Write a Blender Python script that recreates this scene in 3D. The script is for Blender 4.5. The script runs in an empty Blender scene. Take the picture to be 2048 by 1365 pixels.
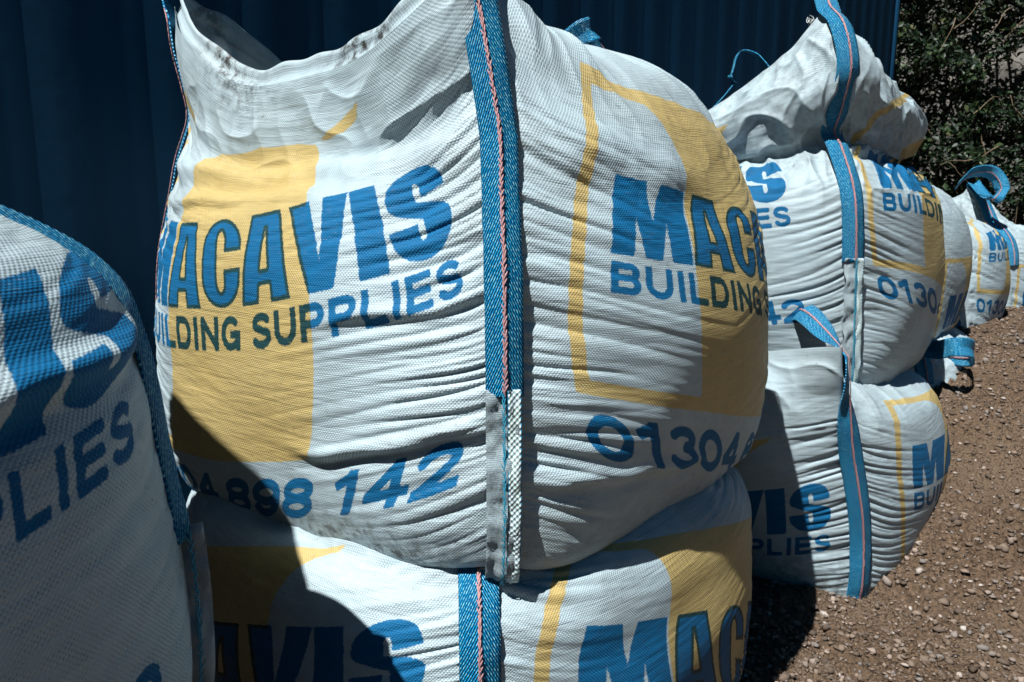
import bpy, math, random
import numpy as np
from mathutils import Vector

sc = bpy.context.scene
COL = sc.collection
R = math.radians
# ---------------------------------------------------------------- camera
cam_d = bpy.data.cameras.new('camera'); cam = bpy.data.objects.new('camera', cam_d); COL.objects.link(cam)
cam.location = (0, 0, 1.22); cam.rotation_euler = (R(90 - 9.8), 0, 0)
cam_d.sensor_width = 36; cam_d.lens = 36 * 1480 / 2048; cam_d.clip_start = .02; cam_d.clip_end = 2000
cam_d.dof.use_dof = True; cam_d.dof.focus_distance = 1.5; cam_d.dof.aperture_fstop = 11
sc.camera = cam
# ---------------------------------------------------------------- sky, sun, exposure
SUN_AZ, SUN_EL = 38.0, 59.0          # the sun stands behind the camera, to its left
w = bpy.data.worlds.new('World'); sc.world = w; w.use_nodes = True
nt = w.node_tree; nt.nodes.clear()
sky = nt.nodes.new('ShaderNodeTexSky'); sky.sky_type = 'NISHITA'; sky.sun_disc = False
sky.sun_elevation = R(SUN_EL); sky.sun_rotation = R(180 + SUN_AZ); sky.air_density = 1.0; sky.dust_density = .4
bg = nt.nodes.new('ShaderNodeBackground'); bg.inputs['Strength'].default_value = .05
wo = nt.nodes.new('ShaderNodeOutputWorld')
wb = nt.nodes.new('ShaderNodeMix'); wb.data_type = 'RGBA'; wb.blend_type = 'MULTIPLY'; wb.inputs[0].default_value = 1; wb.inputs[7].default_value = (.035, .245, .36, 1)
nt.links.new(sky.outputs[0], wb.inputs[6]); nt.links.new(wb.outputs[2], bg.inputs[0]); nt.links.new(bg.outputs[0], wo.inputs[0])
sd = bpy.data.lights.new('sun', 'SUN'); sd.energy = 5.0; sd.angle = R(.5); sd.color = (1, 1, .985)
so = bpy.data.objects.new('sun', sd); COL.objects.link(so)
sdir = Vector((-math.sin(R(SUN_AZ)) * math.cos(R(SUN_EL)), -math.cos(R(SUN_AZ)) * math.cos(R(SUN_EL)), math.sin(R(SUN_EL))))
so.rotation_euler = sdir.to_track_quat('Z', 'Y').to_euler(); so.location = sdir * 20
sc.view_settings.view_transform = 'Standard'; sc.view_settings.look = 'None'
sc.view_settings.exposure = 0.56; sc.view_settings.gamma = 1; sc.view_settings.use_curve_mapping = False
sc.cycles.max_bounces = 6; sc.cycles.diffuse_bounces = 1
sc.cycles.use_denoising = True
#<GEO>
# ---------------------------------------------------------------- noise
def _hash(ix, iy, seed):
    n = (ix * 374761393 + iy * 668265263 + seed * 974711) & 0xffffffff
    n = ((n ^ (n >> 13)) * 1274126177) & 0xffffffff
    return ((n ^ (n >> 16)) & 0xffff) / 65535.0
def noise2(x, y, seed=0):
    x = np.asarray(x, float); y = np.asarray(y, float)
    x, y = np.broadcast_arrays(x, y)
    xf = np.floor(x); yf = np.floor(y)
    ix = xf.astype(np.int64); iy = yf.astype(np.int64)
    fx = x - xf; fy = y - yf
    def g(dx, dy):
        a = _hash(ix + dx, iy + dy, seed) * 2 * np.pi
        return np.cos(a) * (fx - dx) + np.sin(a) * (fy - dy)
    ux = fx**3 * (fx * (fx * 6 - 15) + 10); uy = fy**3 * (fy * (fy * 6 - 15) + 10)
    a = g(0, 0) * (1 - ux) + g(1, 0) * ux
    b = g(0, 1) * (1 - ux) + g(1, 1) * ux
    return (a * (1 - uy) + b * uy) * 1.5
def fbm(x, y, seed=0, oct=3):
    s = 0; a = 1.0
    for o in range(oct):
        s = s + a * noise2(np.asarray(x) * 2**o, np.asarray(y) * 2**o, seed + 17 * o); a *= .5
    return s
def sstep(a, b, x):
    t = np.clip((np.asarray(x, float) - a) / (b - a), 0, 1); return t * t * (3 - 2 * t)
def crspline(tab, x):
    """smooth (monotone-ish) interpolation of a table of (x, y)"""
    tx = np.array([q[0] for q in tab], float); ty = np.array([q[1] for q in tab], float)
    d = np.diff(ty) / np.diff(tx)
    m = np.zeros(len(tx)); m[0] = d[0]; m[-1] = d[-1]
    m[1:-1] = .5 * (d[1:] + d[:-1])
    x = np.clip(np.asarray(x, float), tx[0], tx[-1])
    i = np.clip(np.searchsorted(tx, x) - 1, 0, len(tx) - 2)
    h = tx[i + 1] - tx[i]; t = (x - tx[i]) / h
    return ((2*t**3 - 3*t**2 + 1) * ty[i] + (t**3 - 2*t**2 + t) * h * m[i]
            + (-2*t**3 + 3*t**2) * ty[i + 1] + (t**3 - t**2) * h * m[i + 1])
# ---------------------------------------------------------------- bag surface
# perimeter coordinate p: 0..1 left face, corner at p=1, 1..2 front face, 2..3 far side, 3..4 rear
def square_pt(p):
    k = np.floor(p).astype(int) % 4; s = (p - np.floor(p)) * 2 - 1
    x = np.where(k == 0, -1, np.where(k == 1, s, np.where(k == 2, 1, -s)))
    y = np.where(k == 0, -s, np.where(k == 1, -1, np.where(k == 2, s, 1)))
    return x, y
def prof_arrays(B):
    """dense profile: q -> r, z, n for the standing and for the folded-in version, and the arc length"""
    S = np.array(B['stand'], float); D = np.array(B.get('dome', B['stand']), float)
    q = np.linspace(0, 1, 600); k = np.linspace(0, 1, len(S))
    f = lambda T, c: crspline(list(zip(k, T[:, c])), q)
    rs, zs, ns = f(S, 0), f(S, 1), f(S, 2)
    arc = np.concatenate([[0], np.cumsum(np.hypot(np.diff(rs), np.diff(zs)))])
    return q, arc, rs, zs, ns, f(D, 0), f(D, 1), f(D, 2)
def bag_surface(B, p, t):
    """p, t arrays (t = metres of fabric up from the start of the profile) -> local xyz"""
    q, arc, rs, zs, ns, rd, zd, nd = B['_prof']
    I = lambda a: np.interp(t, arc, a)
    x, y = square_pt(p)
    w = crspline(B['fold'], np.mod(p, 4)) if 'fold' in B else 0 * p
    r = I(rs) * (1 - w) + I(rd) * w; z = I(zs) * (1 - w) + I(zd) * w; n = I(ns) * (1 - w) + I(nd) * w
    L = (np.abs(x)**n + np.abs(y)**n)**(1 / n)
    T = arc[-1]
    if 'rim' in B:
        g = sstep(B['rim_t'], 1, t / T)
        z = z + g * crspline(B['rim'], np.mod(p, 4))
    if 'lean' in B:
        g = sstep(B['rim_t'], 1, t / T)
        lx = g * B['lean'][0]; ly = g * B['lean'][1]
    else: lx = ly = 0
    if 'bulge' in B:
        r = r * (1 + crspline(B['bulge'], np.mod(p, 4)) * np.sin(np.pi * np.clip(z / B['zb'], 0, 1)))
    if 'base' in B:
        z = z + crspline(B['base'], np.mod(p, 4)) * (1 - sstep(0, .45, z)) * sstep(0.0, .12, t)
    X = x / L * r * B['sx'] + lx; Y = y / L * r * B['sy'] + ly
    if 'tilt' in B:
        X = X + B['tilt'][0] * z; Y = Y + B['tilt'][1] * z
    return np.stack([X, Y, z], -1)
def bag_world(B, P):
    c, s = math.cos(B['rot']), math.sin(B['rot'])
    X = P[..., 0] * c - P[..., 1] * s + B['loc'][0]
    Y = P[..., 0] * s + P[..., 1] * c + B['loc'][1]
    return np.stack([X, Y, P[..., 2] + B['loc'][2]], -1)
def finish_bag(B):
    B['_prof'] = prof_arrays(B)
    B['T'] = B['_prof'][1][-1]
    b = math.radians(B['beta'])              # the p=1..2 face runs along (sin b, cos b)
    B['rot'] = math.pi / 2 - b
    # 'corner' gives the world position of the near corner at its fullest height
    rs, ns = B['_prof'][2], B['_prof'][4]
    i = int(np.argmax(rs)); c = rs[i] / 2**(1 / ns[i])
    cx, cy = c * B['sx'], c * B['sy']
    co, si = math.cos(B['rot']), math.sin(B['rot'])
    B['loc'] = (B['corner'][0] + cx * co - cy * si, B['corner'][1] + cx * si + cy * co, B['z'])
    return B
def crumple(x, y, seed, n=8, f0=3.0, f1=8.0):
    """flat facets between sharp creases, as in stiff slack cloth"""
    rng = np.random.RandomState(seed); h = 0
    wx = x + .05 * noise2(x * 4, y * 4, seed); wy = y + .05 * noise2(x * 4 + 7, y * 4, seed + 1)
    for i in range(n):
        a = rng.uniform(0, np.pi); f = rng.uniform(f0, f1); ph = rng.rand()
        v = (wx * np.cos(a) + wy * np.sin(a)) * f + ph + .35 * noise2(x * 2.5, y * 2.5, seed + 20 + i)
        tri = np.abs((v - np.floor(v)) * 2 - 1)
        wgt = np.clip(.15 + 1.3 * noise2(x * 3 + 5 * i, y * 3, seed + 40 + i), 0, 1)
        h = h + wgt * (tri - .5) / f * 4
    return h / n
# ---------------------------------------------------------------- wrinkles of the woven cloth
def bag_disp(B, p, t):
    s = p - np.floor(p); k = np.floor(p)
    dl = s; dr = 1 - s
    dc = np.minimum(dl, dr)                   # distance to nearest corner (face fraction)
    sd = B['seed']; T = B['T']; z = np.interp(t, B['_prof'][1], B['_prof'][3])
    zt = z / B['zb']
    pp = p * 1.0
    amp = B.get('wr', 1.0)
    env = np.exp(-(dc / .20)**1.5) * sstep(.02, .22, zt) * (1 - sstep(.78, 1.0, zt))
    reach = .55 + .55 * noise2(t * 9 + 31, k * 7.7, sd + 5)      # some folds run further than others
    env2 = np.exp(-(dc / (.10 + .22 * np.clip(reach, 0, 1)))**2) * sstep(.02, .22, zt) * (1 - sstep(.78, 1.0, zt))
    slope = .26 * dc + .02 * noise2(pp * 3, t * 4, sd + 9)
    n1 = noise2(pp * 1.5, (t + slope) * 27, sd)
    n2 = noise2(pp * 2.0 + 9, (t + slope) * 47, sd + 1)
    r1 = .55 - np.clip(1 - np.abs(n1) * 2.9, 0, 1)**1.2
    r2 = .6 - np.clip(1 - np.abs(n2) * 2.2, 0, 1)**1.3
    d = amp * sstep(.006, .045, dc) * (.0105 * (r1 - .25) * env2 + .0044 * (r2 - .3) * env * (0.5 + np.clip(reach, 0, 1)))
    d = d + amp * .0011 * fbm(pp * 4, (t + slope) * 60, sd + 2, 2) * np.exp(-(dc / .4)**2) * (1 - sstep(.9, 1.05, zt))
    # broad lumps of the load behind the cloth
    d = d + B.get('lump', .008) * fbm(pp * 2.7 + 3, t * 2.9, sd + 3, 2)
    # slack upper cloth: creases fanning down from the rim
    up = sstep(.74, .98, zt) * (1 - .85 * sstep(.955, .995, t / T))
    fan = noise2(pp * 9 + .8 * noise2(pp * 3, t * 5, sd + 8), t * 3.2, sd + 6)
    fan2 = noise2(pp * 5 + t * 6, t * 5 - pp * 4, sd + 7)
    rf = np.clip(1 - np.abs(fan) * 2.2, 0, 1)**2; rg = np.clip(1 - np.abs(fan2) * 2.0, 0, 1)**2.5
    d = d + B.get('crump', 1.) * up * (.005 * (rf - .3) + .008 * (rg - .25) + .005 * fan2 + .075 * crumple(pp, t, sd + 60))
    d = d + B.get('mid', .014) * crumple(pp, t, sd + 90, 6, 5, 12) * sstep(.5, .8, zt)
    d = d * (.25 + .75 * sstep(.0, .05, dc))
    for p0, t0, p1, t1, am, wd in B.get('folds', ()):       # single big folds, (p, t) to (p, t)
        ax, ay = p1 - p0, t1 - t0; l2 = ax*ax + ay*ay; l = math.sqrt(l2)
        u = ((p - p0) * ax + (t - t0) * ay) / l2; v = ((p - p0) * -ay + (t - t0) * ax) / l + .012 * noise2(u * l * 9, t * 3, sd + 40)
        e = sstep(-.15, .22, u) * (1 - sstep(.78, 1.15, u))
        d = d + am * e * (np.exp(-(v / wd)**2) - .75 * np.exp(-((v + 1.5 * wd) / (1.1 * wd))**2))
    return d
def bag_grid(B, P, Tt, disp=True):
    pp, tt = np.meshgrid(P, Tt)
    G = bag_surface(B, pp, tt)
    if disp:
        du = np.gradient(G, axis=1); dv = np.gradient(G, axis=0)
        if abs(P[0]) < 1e-6 and abs(P[-1] - 4) < 1e-6:
            e = (G[:, 1] - G[:, -2]); du[:, 0] = e; du[:, -1] = e
        n = np.cross(du, dv); n /= np.linalg.norm(n, axis=-1, keepdims=True) + 1e-9
        d = bag_disp(B, pp, tt)
        d = d * sstep(0, .06, tt)
        G = G + n * d[..., None]
        if 'extra' in B:
            G = B['extra'](B, pp, tt, G)
    return pp, tt, G
# ---------------------------------------------------------------- the print
def arcp(cx, cy, rx, ry, a0, a1, n=14):
    a = np.radians(np.linspace(a0, a1, n)); return [(cx + rx * math.cos(v), cy + ry * math.sin(v)) for v in a]
def glyph(ch, w, W):
    """strokes of one letter, cap height 1, width W, half stroke w: list of (polyline, square_caps)"""
    o = 1 - w; L = []
    ln = lambda *a: L.append((list(a), True)); cv = lambda a: L.append((a, False))
    m = .52
    if ch == 'I' or ch == '|': ln((W/2, w), (W/2, o))
    elif ch == 'L': ln((w, w), (w, o)); ln((w, w), (W - w, w))
    elif ch == 'E':
        ln((w, w), (w, o)); ln((w, w), (W - w, w)); ln((w, o), (W - w, o)); ln((w, m), (W - 1.5*w, m))
    elif ch == 'N': ln((w, w), (w, o)); ln((W - w, w), (W - w, o)); ln((w, o), (W - w, w))
    elif ch == 'U':
        r = W/2 - w; L.append(([(w, 1.1), (w, w + r)] + arcp(W/2, w + r, r, r, 180, 360) + [(W - w, 1.1)], False))
    elif ch == 'D':
        r = (o - w)/2; ln((w, w), (w, o)); cv([(w, o), (W - w - .8*r, o)] + arcp(W - w - .8*r, .5, .8*r, r, 90, -90) + [(w, w)])
    elif ch == 'P':
        r = (o - .46)/2; ln((w, w), (w, o)); cv([(w, o), (W - w - r, o)] + arcp(W - w - r, .46 + r, r, r, 90, -90) + [(w, .46)])
    elif ch == 'B':
        r = (o - m)/2; ln((w, w), (w, o)); cv([(w, o), (W - 1.3*w - r, o)] + arcp(W - 1.3*w - r, m + r, r, r, 90, -90) + [(w, m)])
        r = (m - w)/2; cv([(w, m), (W - w - r, m)] + arcp(W - w - r, w + r, r, r, 90, -90) + [(w, w)])
    elif ch == 'G':
        cv(arcp(W/2, .5, W/2 - w, .5 - w, 40, 330, 30)); ln((W - w, w*.6), (W - w, .46)); ln((W - w, .46), (W*.58, .46))
    elif ch == 'S':
        rx = W/2 - w; r1 = (o - m)/2; r2 = (m - w)/2
        cv(arcp(W/2, m + r1, rx*.93, r1, 15, 235, 18) [:-1] + [(W*.42, m + .01), (W*.58, m - .03)] + arcp(W/2, w + r2, rx, r2, 55, -165, 18)[1:])
    elif ch == '0': cv(arcp(W/2, .5, W/2 - w, .5 - w, 0, 360, 34))
    elif ch == '1': ln((W*.62, w), (W*.62, o)); cv([(W*.62, o - .02), (W*.40, .80), (W*.08, .68)])
    elif ch == '2':
        rx = W/2 - w; cv(arcp(W/2, .66, rx, 1 - w - .66, 175, -20, 16) + [(W*.62, .43), (W*.30, .24), (w*.9, w)]); ln((w, w*.9), (W - w, w*.9))
    elif ch == '3':
        r1 = (o - m)/2; r2 = (m - w)/2; rx = W/2 - w
        cv(arcp(W/2, m + r1, rx*.92, r1, 165, -80, 18)); cv(arcp(W/2, w + r2, rx, r2, 85, -165, 18))
    elif ch == '4': ln((W*.68, w*.5), (W*.68, o)); ln((w*.6, .30), (W - w*.7, .30)); ln((W*.62, o - .03), (w*.8, .34))
    elif ch == '8':
        r1 = (o - m)/2; r2 = (m - w)/2; rx = W/2 - w
        cv(arcp(W/2, m + r1, rx*.9, r1, 0, 360, 26)); cv(arcp(W/2, w + r2, rx, r2, 0, 360, 26))
    elif ch == '9':
        rx = W/2 - w; cv(arcp(W/2, .66, rx, 1 - w - .66, 0, 360, 26)); cv([(W - w, .66)] + arcp(W/2, .5, rx, .5 - w, 0, -155, 16))
    return L
WID = dict(B=.72, U=.72, I=.24, L=.60, D=.74, N=.74, G=.78, S=.70, P=.68, E=.66)
def seg_sd(X, Y, pl, w, cap):
    d = np.full(X.shape, 1e3); n = len(pl)
    for i in range(n - 1):
        (x0, y0), (x1, y1) = pl[i], pl[i + 1]
        dx, dy = x1 - x0, y1 - y0; l = math.hypot(dx, dy)
        if l < 1e-9: continue
        dx /= l; dy /= l
        u = (X - x0) * dx + (Y - y0) * dy; v = (X - x0) * -dy + (Y - y0) * dx
        lo = -w if cap else 0; hi = l + w if cap else l
        first = i == 0; last = i == n - 2
        flat = np.maximum(np.abs(v) - w, np.maximum(lo - u, u - hi))
        rnd = np.hypot(v, np.maximum(np.maximum(-u, u - l), 0)) - w
        if n == 2: e = flat
        else:
            e = rnd
            if first: e = np.where(u < 0, flat, e)
            if last: e = np.where(u > l, flat, e)
        d = np.minimum(d, e)
    return d
def poly_sd(X, Y, loops):
    d = np.full(X.shape, 1e3); ins = np.zeros(X.shape, bool)
    for lp in loops:
        n = len(lp)
        for i in range(n):
            (x0, y0), (x1, y1) = lp[i], lp[(i + 1) % n]
            dx, dy = x1 - x0, y1 - y0; l2 = dx*dx + dy*dy
            if l2 < 1e-12: continue
            u = np.clip(((X - x0) * dx + (Y - y0) * dy) / l2, 0, 1)
            d = np.minimum(d, np.hypot(X - x0 - u*dx, Y - y0 - u*dy))
            if abs(dy) > 1e-12:
                c = ((y0 > Y) != (y1 > Y)) & (X < (Y - y0) * dx / dy + x0)
                ins ^= c
    return np.where(ins, -d, d)
def heavy(ch):
    if ch == 'M': return 1.10, [[(0,0),(0,1),(.44,1),(.56,.50),(.65,1),(1.10,1),(1.10,0),(.80,0),(.765,.52),(.66,0),(.43,0),(.31,.52),(.28,0)]]
    if ch == 'A': return .86, [[(0,0),(.15,1),(.68,1),(.86,0),(.54,0),(.52,.19),(.345,.19),(.32,0)], [(.37,.36),(.43,.80),(.49,.36)]]
    if ch == 'V': return .92, [[(0,1),(.30,0),(.63,0),(.92,1),(.57,1),(.475,.30),(.36,1)]]
    if ch == 'I': return .36, [[(0,0),(0,1),(.36,1),(.36,0)]]
    if ch == 'C':
        out = arcp(.40,.64,.40,.36,0,180,16) + arcp(.40,.36,.40,.36,180,360,16) + [(.76+.04,.42),(.47,.42)]
        out += arcp(.40,.30,.07,.12,0,-180,8) + arcp(.40,.72,.07,.12,180,0,8) + [(.47,.60),(.80,.60)]
        return .80, [out]
PRINT_X0, PRINT_X1, PRINT_Y0, PRINT_Y1, PRINT_D = -1.0, 6.4, -2.8, 2.8, .012
def build_print():
    gx = np.arange(PRINT_X0, PRINT_X1, PRINT_D); gy = np.arange(PRINT_Y0, PRINT_Y1, PRINT_D)
    blue = np.full((len(gy), len(gx)), .2)
    pos = {}
    def put(x0, y0, h, wd, fn):
        pad = .2
        i0, i1 = np.searchsorted(gx, [x0 - pad, x0 + wd + pad]); j0, j1 = np.searchsorted(gy, [y0 - pad, y0 + h + pad])
        X, Y = np.meshgrid(gx[i0:i1], gy[j0:j1])
        blue[j0:j1, i0:i1] = np.minimum(blue[j0:j1, i0:i1], fn((X - x0) / h, (Y - y0) / h) * h)
    for ch, x in zip('MACAVI', (0, 1.12, 2.02, 2.82, 3.64, 4.58)):
        wd, lp = heavy(ch); put(x, 0, 1, wd, lambda X, Y: poly_sd(X, Y, lp))
    ess = (arcp(.43,.68,.41,.32,0,180,18)[0:] + arcp(.30,.66,.28,.16,180,240,6) + [(.46,.40),(.47,.27)] + arcp(.425,.25,.045,.055,0,-180,8) + [(.38,.375),(0,.375)]
           + arcp(.43,.33,.43,.33,180,360,18) + arcp(.56,.34,.30,.18,0,60,6) + [(.40,.60),(.39,.73)] + arcp(.435,.75,.045,.055,180,0,8) + [(.48,.635),(.84,.635)])
    S = lambda X, Y: poly_sd(X, Y, [ess])
    put(5.00, 0, 1, .86, S)
    # second line
    txt = 'BUILDING SUPPLIES'; w = .114; x = 0; items = []
    for ch in txt:
        if ch == ' ': x += .34; continue
        items.append((ch, x)); x += WID[ch] + .115
    sc = 5.84 / (x - .115); hgt = .385
    for ch, xx in items:
        W = WID[ch] * sc / hgt
        pos[ch + '%.2f' % (xx * sc)] = xx * sc
        def f(X, Y, ch=ch, W=W):
            d = np.full(X.shape, 1e3)
            for pl, cap in glyph(ch, w, W): d = np.minimum(d, seg_sd(X, Y, pl, w, cap))
            return np.maximum(d, np.maximum(np.maximum(-X, X - W), np.maximum(-Y, Y - 1)))
        put(xx * sc, -.09 - hgt, hgt, W * hgt, f)
    # telephone number
    txt = '01304 898 142'; w = .118; hgt = .53; x = 0; items = []
    for ch in txt:
        if ch == ' ': x += .36; continue
        items.append((ch, x)); x += (.62 if ch == '1' else .86) + .07
    sc = 6.26 / (x - .07)
    for ch, xx in items:
        W = (.62 if ch == '1' else .86) * sc / hgt
        pos[ch + '%.2f' % (-.44 + xx * sc)] = -.44 + xx * sc
        def f(X, Y, ch=ch, W=W):
            d = np.full(X.shape, 1e3)
            for pl, cap in glyph(ch, w, W): d = np.minimum(d, seg_sd(X, Y, pl, w, cap))
            return np.maximum(d, np.maximum(np.maximum(-X, X - W), np.maximum(-Y, Y - 1)))
        put(-.44 + xx * sc, -1.92 - hgt, hgt, W * hgt, f)
    X, Y = np.meshgrid(gx, gy)
    box = lambda a, b, c, d: np.maximum(np.maximum(a - X, X - b), np.maximum(c - Y, Y - d))
    capital = poly_sd(X, Y, [[(1.13,-1.72),(1.13,.95)] + [(1.13 - .9*(1 - math.cos(a)), .95 + 1.05*math.sin(a)) for a in np.linspace(.1, 1.35, 9)] + [(.35,2.05),(4.75,2.05)]
                    + [(3.95 + .9*(1 - math.cos(a)), .95 + 1.05*math.sin(a)) for a in np.linspace(1.35, .1, 9)] + [(3.95,.95),(3.95,-1.72)]])
    frame = np.minimum(np.minimum(box(-.46,-.30,-1.72,2.05), box(-.46,1.2,-1.72,-1.55)), box(-.46,.6,1.92,2.05))
    full = np.minimum(capital, frame)
    tucked = np.minimum(np.minimum(frame, poly_sd(X, Y, [[(1.13,-1.72),(1.13,1.80),(1.66,1.97),(2.75,2.10),(3.5,2.06),(3.95,1.97),(3.95,-1.72)]])),
                        poly_sd(X, Y, [[(4.08,2.0),(4.37,2.035),(4.9,2.10),(5.25,2.10),(5.09,2.0),(4.69,1.95),(4.23,1.97)]]))
    blue = np.clip(blue, -.2, .2)
    return blue, np.clip(full, -.2, .2), np.clip(tucked, -.2, .2), pos
def sample_print(tex, X, Y):
    i = np.clip((X - PRINT_X0) / PRINT_D, 0, tex.shape[1] - 1.01); j = np.clip((Y - PRINT_Y0) / PRINT_D, 0, tex.shape[0] - 1.01)
    i0 = i.astype(int); j0 = j.astype(int); fx = i - i0; fy = j - j0
    v = (tex[j0, i0] * (1 - fx) + tex[j0, i0 + 1] * fx) * (1 - fy) + (tex[j0 + 1, i0] * (1 - fx) + tex[j0 + 1, i0 + 1] * fx) * fy
    out = (X < PRINT_X0) | (X > PRINT_X1 - .05) | (Y < PRINT_Y0) | (Y > PRINT_Y1 - .05)
    return np.where(out, .2, v)
def warp_terms(s, t):
    a = s - .5; b = t - .55
    return [1 + 0*a, a, b, a*a, a*b, b*b, a**3, a*a*b, a*b*b, b**3]

# ---------------------------------------------------------------- the bags
FLAT = [(0,0),(4,0)]
LOW = [(.04,.05,3),(.30,.0,4),(.475,.015,5.5),(.535,.10,4.2),(.572,.25,3.1),(.582,.40,2.8)]
def low(k): return [(r, z * k, n) for r, z, n in LOW]
def bag_defs():
    D = {}
    D['main'] = dict(seed=3, mid=.030, wr=.8, crump=.8, beta=39, corner=(-.012, 1.10), z=.60, sx=1.09, sy=1.165, zb=.84,
        stand=LOW + [(.568,.54,2.8),(.53,.67,2.9),(.47,.745,3.8),(.46,.80,4.5),(.455,.87,6),(.45,.94,7)],
        dome =LOW + [(.568,.54,2.75),(.53,.68,2.7),(.48,.81,2.6),(.41,.91,2.5),(.28,.985,2.3),(.08,1.0,2.2)],
        lump=.013, folds=[(1.0,1.185,1.5,1.14,.010,.034),(1.05,1.27,1.34,1.30,.012,.035),(.05,1.17,.62,1.225,.012,.025),(.55,1.24,.93,1.18,.010,.03),(.1,1.10,.5,1.13,.006,.015),(1.05,.66,1.5,.60,.009,.016),(.62,.68,.96,.75,.010,.014),(.7,.90,.97,.96,.008,.012)],
        fold=[(0,0),(.5,0),(.9,0),(.97,.15),(1.05,.85),(1.2,1),(2.1,1),(2.4,.85),(2.7,.1),(3,0),(4,0)],
        rim_t=.70, rim=[(0,.14),(.12,.07),(.33,-.06),(.55,-.075),(.75,-.055),(.88,.015),(1,.11),(1.2,0),(2,.0),(2.5,.06),(2.8,.17),(3,.15),(3.55,.0),(3.8,.11),(4,.14)],
        base=[(0,-.06),(.5,-.045),(.9,.01),(1,.02),(1.1,.015),(1.5,-.01),(2,0),(3,0),(4,-.06)])
    dome2 = [(.565,.50,2.8),(.535,.60,2.8),(.44,.67,3.3),(.33,.70,3),(.18,.71,3),(.05,.71,3)]
    D['below'] = dict(seed=11, wr=.9, folds=[(1.05,1.14,1.5,1.22,.014,.025),(.4,1.16,.95,1.12,.012,.02)], beta=41, corner=(-.05, 1.06), z=0, sx=1.07, sy=1.08, zb=.74, stand=low(.9) + [(.57,.47,2.9),(.56,.55,3),(.525,.615,3),(.44,.66,3),(.25,.68,3),(.05,.68,3)])
    tall = [(.572,.56,2.9),(.55,.68,2.9),(.47,.78,3.2),(.41,.83,3.6),(.44,.89,4),(.46,.98,5),(.42,1.08,5),(.34,1.15,5)]
    D['second'] = dict(seed=21, wr=.65, beta=40, corner=(1.075, 2.31), z=.60, sx=1.13, sy=1.0, zb=.80, tilt=(-.12,.0), stand=low(1) + tall,
        rim_t=.6, rim=[(0,-.30),(.5,-.14),(.8,-.02),(1,.09),(1.12,.04),(1.5,-.05),(2,-.06),(2.5,-.12),(3,-.22),(4,-.30)], crump=1.7, folds=[(1.05,1.30,1.8,1.38,.02,.02),(.3,1.40,.9,1.36,.011,.025)])
    up2 = [(.565,.50,2.8),(.555,.59,2.9),(.545,.67,3),(.54,.73,3.2),(.53,.78,3.4),(.52,.83,3.6)]
    D['second_below'] = dict(seed=31, wr=.8, beta=40, corner=(1.10, 2.18), z=-.05, sx=1.14, sy=1.0, tilt=(-.13,0), zb=.76, stand=low(.95) + [(r, z + .05, n) for r, z, n in up2], dome=low(.95) + [(r, z + .05, n) for r, z, n in dome2],
        fold=[(0,1),(.45,1),(.8,.15),(.93,0),(1.0,.0),(1.06,.5),(1.25,.75),(1.6,1),(4,1)], crump=.8, rim_t=.5, lean=(-.13,.02), rim=[(0,0),(.7,.0),(.97,.02),(1.1,0),(4,0)])
    D['third'] = dict(seed=41, beta=40, corner=(1.68, 3.11), z=.58, sx=1.0, sy=1.0, zb=.78, stand=low(1) + [(.565,.54,2.8),(.52,.66,2.8),(.42,.75,3.3),(.30,.79,3),(.15,.81,3),(.05,.81,3)])
    D['third_below'] = dict(seed=51, beta=40, corner=(1.72, 2.98), z=.0, sx=1.0, sy=1.0, zb=.68, stand=low(.85) + dome2)
    D['fourth'] = dict(seed=61, beta=41, corner=(2.38, 3.86), z=.45, sx=.95, sy=.95, zb=.70, stand=low(1) + [(.565,.52,2.8),(.53,.62,2.8),(.42,.70,3.3),(.30,.74,3),(.15,.76,3),(.05,.76,3)])
    D['fifth'] = dict(seed=71, beta=41, corner=(3.12, 4.62), z=.45, sx=1.0, sy=1.0, zb=.70, crump=1.5,
        stand=low(.95) + [(.565,.52,2.8),(.52,.61,2.8),(.44,.67,3),(.37,.70,3.2),(.32,.75,3.4),(.26,.82,3.4),(.2,.87,3),(.15,.90,3)], rim_t=.7, rim=[(0,-.06),(.8,0),(1,.06),(1.2,0),(4,-.06)])
    D['near'] = dict(seed=81, beta=-70, corner=(-.352, .79), z=.565, sx=1.0, sy=1.0, zb=.70, tilt=(.13,0), wr=.35, rim_t=.66, crump=.25,
        rim=[(0,.30),(.5,.24),(1,.19),(1.5,.36),(2,.62),(2.5,.66),(3,.62),(3.5,.45),(4,.30)], folds=[(.5,.90,.98,.965,.018,.020)],
        stand=[(.04,.05,3),(.30,.0,4),(.47,.015,6),(.505,.10,6),(.525,.25,5.5),(.53,.40,5),(.527,.51,5),(.51,.59,5),(.45,.65,4.6),(.37,.69,4),(.31,.73,3),(.28,.86,3),(.27,1.02,3),(.24,1.12,3)])
    D['near_below'] = dict(seed=91, beta=-75, corner=(-.40, .80), z=0, sx=1.0, sy=1.0, zb=.68, stand=low(.78) + dome2)
    for B in D.values(): finish_bag(B)
    return D
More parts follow.
